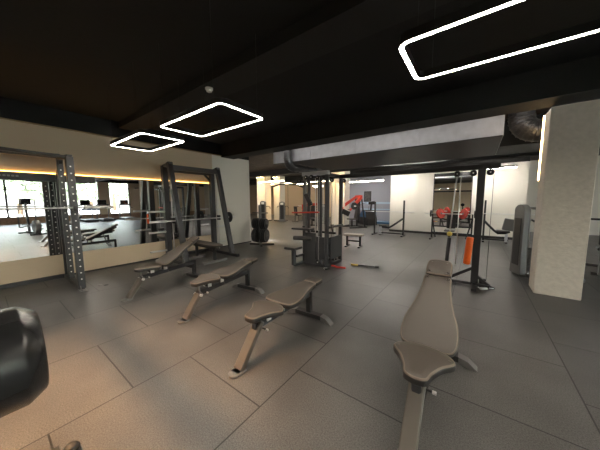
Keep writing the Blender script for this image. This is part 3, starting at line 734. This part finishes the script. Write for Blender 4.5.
# ------------------------------------------------------------------ selectorised machines
def machine(loc, rz, label, h=1.5, padm='blackpad', group='stack machines with shrouds', screen=True):
    t = thing('stack_machine', label, 'exercise machine', loc, rz, group)
    # curved shroud tower: rounded-top profile
    pr_ = []
    for k in range(9): a = R(180*k/8); pr_.append((.20*math.cos(a)*1.0, h-.12+.12*math.sin(a)))
    pts = [(x, .0, z) for x, z in [(.22, .03)]+[(.20+.0*z, z) for z in (.5,)]+pr_+[(-.20, .5), (-.22, .03)]]
    MB().prism(pts, 'shroud', (0, .14, 0), .012).build('shroud', t)
    MB().box((-.13, -.012, .22), (.13, 0, h-.28), 'steeldark', .004).build('front_window', t)
    if screen: MB().box((-.10, -.03, h-.24), (.10, -.005, h-.10), 'white', .006).build('display_panel', t)
    s = MB()
    for k in range(16): s.box((-.11, .15, .12+k*.03), (.11, .27, .145+k*.03), 'steelmid', .002)
    s.build('weight_stack', t)
    MB().cyl((-.08, .21, .05), (-.08, .21, h-.1), .01, 'chrome', n=8).cyl((.08, .21, .05), (.08, .21, h-.1), .01, 'chrome', n=8).build('guide_rod', t)
    MB().bar((-.18, .28, .03), (-.18, .28, h-.08), .05, .06, 'steelmid', up=(0, 1, 0)).bar((.18, .28, .03), (.18, .28, h-.08), .05, .06, 'steelmid', up=(0, 1, 0)).bar((-.18, .28, h-.08), (.18, .28, h-.08), .05, .05, 'steelmid').build('rear_frame', t)
    MB().bar((0, .25, .04), (0, 1.25, .04), .08, .07, 'steelmid').bar((-.35, 1.2, .03), (.35, 1.2, .03), .08, .06, 'steelmid').bar((-.3, .2, .03), (.3, .2, .03), .08, .06, 'steelmid').build('base_frame', t)
    MB().bar((0, .9, .04), (0, .9, .44), .07, .07, 'steelmid').build('seat_post', t)
    MB().box((-.20, .70, .44), (.20, 1.10, .51), padm, .02).build('seat', t)
    o = MB().box((-.16, -.04, 0), (.16, .04, .62), padm, .02).build('backrest', t); o.location = (0, 1.12, .52); o.rotation_euler = (R(-8), 0, 0)
    MB().bar((0, 1.22, .06), (0, 1.20, .95), .06, .06, 'steelmid').build('back_post', t)
    ha = MB()
    for sx in (-1, 1): ha.tube([(sx*.18, .3, 1.15), (sx*.38, .45, 1.15), (sx*.42, .70, 1.05), (sx*.40, .85, 1.0)], .022, 'steeldark', 8).cyl((sx*.41, .75, 1.04), (sx*.40, .90, .98), .028, 'rubber')
    ha.build('press_arm', t)
    return t
m0 = machine((.70, 6.62, 0), R(70-90), 'charcoal shrouded machine tower just left of the thick column', 1.47, screen=False)
m0.rotation_euler.z = R(-68); m0.scale = (.8, .8, 1)
machine((-12.5, 12.35, 0), R(35), 'stack machine with white display before the left far column', 1.55)
machine((-11.45, 13.25, 0), R(35), 'stack machine with white display before the right far column', 1.5)
machine((2.25, 7.3, 0), R(-10), 'dark machine partly hidden by the right side of the thick column', 1.6, screen=False)
machine((-8.9, 14.9, 0), R(200), 'low dark machine far behind the cable station, left of the red one', 1.3, screen=False)
machine((-10.6, 15.2, 0), R(170), 'low dark machine near the rear tan wall', 1.2, screen=False)

# red plate-loaded machine
def red_machine(loc, rz, label, h=1.9):
    t = thing('plate_loaded_machine', label, 'exercise machine', loc, rz, 'red plate loaded machines')
    MB().bar((-.45, -.5, .03), (-.45, .6, .03), .08, .06, 'steeldark').bar((.45, -.5, .03), (.45, .6, .03), .08, .06, 'steeldark').bar((-.45, .5, .03), (.45, .5, .03), .08, .06, 'steeldark').build('base_frame', t)
    for s in (-1, 1):
        MB().bar((s*.42, .5, .03), (s*.30, .30, h-.1), .07, .08, 'steeldark').build('rear_upright', t)
        o = MB().bar((s*.30, .30, h-.15), (s*.52, -.35, 1.25), .12, .16, 'red').bar((s*.52, -.35, 1.25), (s*.45, -.5, 1.0), .09, .09, 'red').build('press_arm', t); o['label'] = 'red press arm'
        MB().cyl((s*.52, -.35, 1.25), (s*.80, -.35, 1.25), .025, 'chrome').build('plate_peg', t)
        MB().cyl((s*.45, -.5, 1.05), (s*.20, -.5, 1.05), .02, 'rubber').build('handle', t)
    MB().bar((-.32, .30, h-.12), (.32, .30, h-.12), .12, .14, 'red').build('top_tube', t)
    MB().bar((0, .30, .3), (0, .34, h-.12), .16, .12, 'steeldark').build('centre_column', t)
    MB().box((-.2, -.35, .45), (.2, .1, .52), 'blackpad', .02).build('seat', t)
    MB().bar((0, -.1, .04), (0, -.1, .45), .07, .07, 'steeldark').build('seat_post', t)
    o = MB().box((-.16, -.04, 0), (.16, .04, .75), 'blackpad', .02).build('backrest', t); o.location = (0, .14, .5); o.rotation_euler = (R(-10), 0, 0)
    return t
red_machine((-5.75, 13.0, 0), R(-35), 'red and black plate loaded machine right of the cable weight station')
for s, w in ((-1, 'left'), (1, 'right')):
    c = Matrix.Rotation(R(-35), 3, 'Z'); p = V((-5.75, 13.0, 0)) + c@V((s*.60, -.35, 1.25))
    plate('weight_plate', p, c@V((s, 0, 0)), .20, .045, 'dark weight plate on the %s peg of the red machine' % w, 'rubber', 'plates on the red machine')
red_machine((-7.95, 12.0, 0), R(20), 'red and black machine glimpsed behind the cable weight station', 1.45)

# stair climber and rail in deep room
st = thing('stair_climber', 'dark stair climbing machine with blue side panel in the deep grey room', 'exercise machine', (-5.75, 15.0, 0), R(50))
MB().prism([(-.35, -.7, .02), (-.35, .7, .02), (-.35, .7, .25), (-.35, -.1, .95), (-.35, -.45, .95), (-.35, -.7, .4)], 'steeldark', (.7, 0, 0), .01).build('body', st)
s = MB()
for k in range(5): s.box((-.28, .52-.17*k, .26+.16*k), (.28, .70-.17*k, .30+.16*k), 'rubber', .006)
s.build('stair_tread', st)
o = MB().prism([(-.37, -.6, .5), (-.37, .3, .5), (-.37, -.1, .9), (-.37, -.5, .9)], 'blue', (.02, 0, 0), 0).prism([(.35, -.6, .5), (.35, .3, .5), (.35, -.1, .9), (.35, -.5, .9)], 'blue', (.02, 0, 0), 0).build('side_panel', st); o['label'] = 'blue side panel'
for sx in (-1, 1): MB().tube([(sx*.36, .45, .5), (sx*.38, .4, 1.15), (sx*.38, -.1, 1.35), (sx*.3, -.5, 1.4)], .022, 'steelmid', 8).build('handrail', st)
MB().bar((0, -.5, .9), (0, -.6, 1.35), .10, .06, 'steeldark').box((-.2, -.66, 1.3), (.2, -.56, 1.5), 'screen', .02).build('console', st)
pl = thing('low_platform', 'low blue grey platform on the floor of the deep room', 'platform', (-5.2, 16.3, 0), 0)
MB().box((-.9, -.45, 0), (1.3, .45, .14), 'blue', .01).build('deck', pl)
MB().box((-.9, -.47, .12), (1.3, -.45, .15), 'skyblue', 0).build('edge_strip', pl)
rl = thing('pale_blue_rail', 'pale blue horizontal wall rail in the deep grey room', 'rail', (-5.4, 17.0, 1.3))
MB().box((-1.6, -.06, .0), (1.8, 0, .13), 'skyblue', .01).build('upper_rail', rl)
MB().box((-1.6, -.06, -.42), (1.8, 0, -.34), 'skyblue', .01).build('lower_rail', rl)
po = thing('framed_poster', 'small dark framed picture high on the deep grey wall', 'poster', (-6.45, 17.0, 1.45))
MB().box((-.27, -.04, 0), (.27, 0, .76), 'frame', .01).build('frame', po); MB().box((-.20, -.046, .08), (.20, -.04, .68), 'poster', 0).build('print', po)
yb = MB().sphere((0, 0, 0), .12, 'yellow').build('exercise_ball', None, (-4.45, 16.3, .27)); tag(yb, 'small yellow ball on the low platform in the deep room', 'ball')

# ------------------------------------------------------------------ foreground roller machine at left edge
fg = thing('roller_machine', 'glossy black padded roller of a machine cut off by the left frame edge', 'exercise machine', (-1.02, -.35, 0))
MB().lathe((0, .43, 1.135), (0, -1, 0), [(0, .05), (0, .108), (.004, .114), (.034, .134), (.040, .137), (.56, .137), (.58, .13), (.60, .08)], 'gloss', 48).build('roller_pad', fg)
MB().bar((0, -.30, .05), (0, -.30, 1.14), .08, .08, 'steeldark').cyl((0, -.30, 1.135), (0, -.10, 1.135), .03, 'chrome').build('upright', fg)
MB().bar((0, -.30, .04), (-.93, -.30, .04), .08, .07, 'steeldark').bar((-.93, -.34, .04), (-.93, .53, .04), .08, .07, 'steeldark').build('base_frame', fg)
MB().cyl((-.93, .575, .02), (-.93, .575, .05), .042, 'rubber', bev=.01).sphere((-.93, .575, .05), .035, 'rubber', (1, 1, .5)).cyl((-.93, .575, 0), (-.93, .575, .02), .045, 'steelmid').build('base_knob', fg)

# ------------------------------------------------------------------ things seen only in the mirrors
def treadmill(loc, rz, label):
    t = thing('treadmill', label, 'treadmill', loc, rz, 'treadmills at the windows')
    MB().box((-.4, -.9, .04), (.4, .9, .2), 'steeldark', .03).build('deck', t)
    MB().box((-.25, -.88, .2), (.25, .65, .21), 'rubber', .002).build('belt', t)
    for s in (-1, 1):
        MB().bar((s*.38, .70, .18), (s*.38, .62, 1.3), .06, .09, 'steelmid').build('upright', t)
        MB().tube([(s*.38, .62, 1.1), (s*.38, .1, 1.0)], .025, 'steeldark', 8).build('handrail', t)
    MB().box((-.42, .55, 1.22), (.42, .78, 1.32), 'steeldark', .02).build('dashboard', t)
    MB().box((-.3, .68, 1.3), (.3, .74, 1.68), 'screen', .02).build('display', t)
tl = ['treadmill at the windows reflected in the mirror left of the tan pillar', 'treadmill at the windows reflected in the mirror in front of the tan pillar', 'treadmill at the windows reflected in the mirror right of the tan pillar']
for i, y in enumerate((5.1, 6.15, 7.7)): treadmill((10.3, y, 0), R(-90), tl[i])
el = thing('elliptical_trainer', 'dark elliptical trainer reflected near the left end of the mirror', 'elliptical trainer', (3.6, 1.55, 0), R(-100))
MB().bar((0, -.8, .06), (0, .8, .06), .1, .1, 'steeldark').bar((-.3, -.75, .03), (.3, -.75, .03), .08, .06, 'steeldark').bar((-.3, .75, .03), (.3, .75, .03), .08, .06, 'steeldark').build('base_frame', el)
MB().cyl((-.1, -.5, .38), (.1, -.5, .38), .3, 'shroud', bev=.03).build('flywheel_housing', el)
MB().bar((0, .45, .08), (0, .62, 1.5), .08, .1, 'steeldark').box((-.2, .58, 1.42), (.2, .66, 1.72), 'screen', .02).build('console_mast', el)
for s in (-1, 1):
    MB().tube([(s*.28, .62, .3), (s*.3, .55, 1.0), (s*.26, .35, 1.35), (s*.24, .3, 1.65)], .022, 'steelmid', 8).build('arm_lever', el)
    MB().bar((s*.2, -.5, .35+s*.1), (s*.26, .55, .3), .05, .05, 'steelmid').box((s*.22-.08, -.2, .40+s*.05), (s*.22+.08, .2, .44+s*.05), 'rubber', .01).build('pedal_arm', el)

# ------------------------------------------------------------------ outdoors beyond the windows
struct(MB().box((12.3, -40, -.45), (60, 50, -.35), 'asphalt', 0).build('ground'))
def tree(loc, s, label):
    t = thing('tree', label, 'tree', loc, random.random()*6, 'trees outside the windows')
    MB().lathe((0, 0, 0), (0, 0, 1), [(0, .22*s), (2.2*s, .13*s), (3.2*s, .06*s)], 'bark', 10).build('trunk', t)
    b = bmesh.new(); rnd = random.Random(int(s*1000)+int(loc[1]*10))
    cs_ = [V((rnd.uniform(-1.3, 1.3), rnd.uniform(-1.3, 1.3), rnd.uniform(2.2, 4.4)))*s for _ in range(12)]
    for c in cs_:
        for _ in range(60):
            d = V((rnd.gauss(0, 1), rnd.gauss(0, 1), rnd.gauss(0, 1))).normalized()*rnd.uniform(.6, 1.05)*s
            p = c+d; u = V((rnd.gauss(0, 1), rnd.gauss(0, 1), rnd.gauss(0, 1))).normalized()*.24*s; w = u.cross(d).normalized()*.2*s
            b.faces.new([b.verts.new(p-u), b.verts.new(p+w), b.verts.new(p+u), b.verts.new(p-w)])
    mb = MB(); mb._take(b, 'leaf'); mb.build('crown', t)
for i, (x, y, s) in enumerate(((26, -9, 1.1), (26, -3.2, 1.1), (26, 2.8, 1.15), (26, 8.8, 1.1), (26, 15, 1.15), (33, -.5, 1.3), (33, 6.3, 1.3), (33, 13.2, 1.3), (33, -8, 1.3))):
    tree((x, y, -.35), s, 'leafy green tree outside the windows, reflected in the mirror')
def car(loc, rz, label):
    t = thing('parked_car', label, 'car', loc, rz, 'parked cars outside the windows')
    MB().prism([(-2.1, -.85, .3), (2.1, -.85, .3), (2.15, -.85, .75), (1.2, -.85, .9), (.7, -.85, 1.4), (-1.0, -.85, 1.42), (-1.7, -.85, .95), (-2.15, -.85, .85)], 'carpaint', (0, 1.7, 0), .06).build('body', t)
    MB().prism([(1.08, -.87, .93), (.65, -.87, 1.32), (-.95, -.87, 1.34), (-1.5, -.87, .97)], 'screen', (0, 1.74, 0), .01).build('side_windows', t)
    for x in (-1.3, 1.35):
        for y in (-.8, .8): MB().cyl((x, y-.1, .33), (x, y+.1, .33), .33, 'tyre', bev=.04).build('wheel', t)
car((19, 0.2, -.35), R(90), 'white parked car outside the left windows, reflected in the mirror')
car((19, 7.5, -.35), R(90), 'white parked car outside the right windows, reflected in the mirror')

# ------------------------------------------------------------------ world, camera, view
w = bpy.data.worlds.new('World'); bpy.context.scene.world = w; w.use_nodes = True
t = w.node_tree; bg = t.nodes['Background']
sky = t.nodes.new('ShaderNodeTexSky'); sky.sky_type = 'NISHITA'; sky.sun_elevation = R(52); sky.sun_rotation = R(-100); sky.sun_disc = False; sky.air_density = 1.2; sky.dust_density = 2.5
hs = t.nodes.new('ShaderNodeHueSaturation'); hs.inputs['Saturation'].default_value = .25
t.links.new(sky.outputs[0], hs.inputs['Color']); t.links.new(hs.outputs[0], bg.inputs[0]); bg.inputs[1].default_value = .65
sun = bpy.data.lights.new('sun', 'SUN'); sun.energy = 8; sun.angle = .05; sun.color = (1, .96, .9)
so = bpy.data.objects.new('sun', sun); COL.objects.link(so); so.rotation_euler = (R(20), R(-32), 0)
for k, (a, b) in enumerate(((-5, 6.2), (6.95, 8.45))):
    l = bpy.data.lights.new('window_portal', 'AREA'); l.shape = 'RECTANGLE'; l.size = 2.6; l.size_y = b-a; l.cycles.is_portal = True
    o = bpy.data.objects.new('window_portal', l); COL.objects.link(o); o.location = (12.2, (a+b)/2, 1.8); o.rotation_euler = (0, R(90), 0)

F = 238.9; P = .10237; RO = .00423; AZ = .63753
cam = bpy.data.cameras.new('camera'); cam.sensor_width = 36; cam.sensor_fit = 'HORIZONTAL'; cam.lens = F/600*36; cam.clip_start = .02; cam.clip_end = 200
co = bpy.data.objects.new('camera', cam); COL.objects.link(co)
fw = V((-math.sin(AZ)*math.cos(P), math.cos(AZ)*math.cos(P), -math.sin(P)))
rt = V((math.cos(AZ), math.sin(AZ), 0)); up = rt.cross(fw)
c_, s_ = math.cos(RO), math.sin(RO)
rt2 = rt*c_ - up*s_; up2 = rt*s_ + up*c_
mw = Matrix((rt2, up2, -fw)).transposed().to_4x4(); mw.translation = (0, 0, 1.568)
co.matrix_world = mw
sc = bpy.context.scene; sc.camera = co
sc.view_settings.view_transform = 'Standard'; sc.view_settings.look = 'None'; sc.view_settings.gamma = 1; sc.view_settings.use_curve_mapping = False
sc.view_settings.exposure = 2.25
sc.cycles.use_denoising = True; sc.cycles.max_bounces = 8; sc.cycles.diffuse_bounces = 4; sc.cycles.glossy_bounces = 4; sc.cycles.transmission_bounces = 6; sc.cycles.sample_clamp_indirect = 8
sc.cycles.caustics_reflective = True
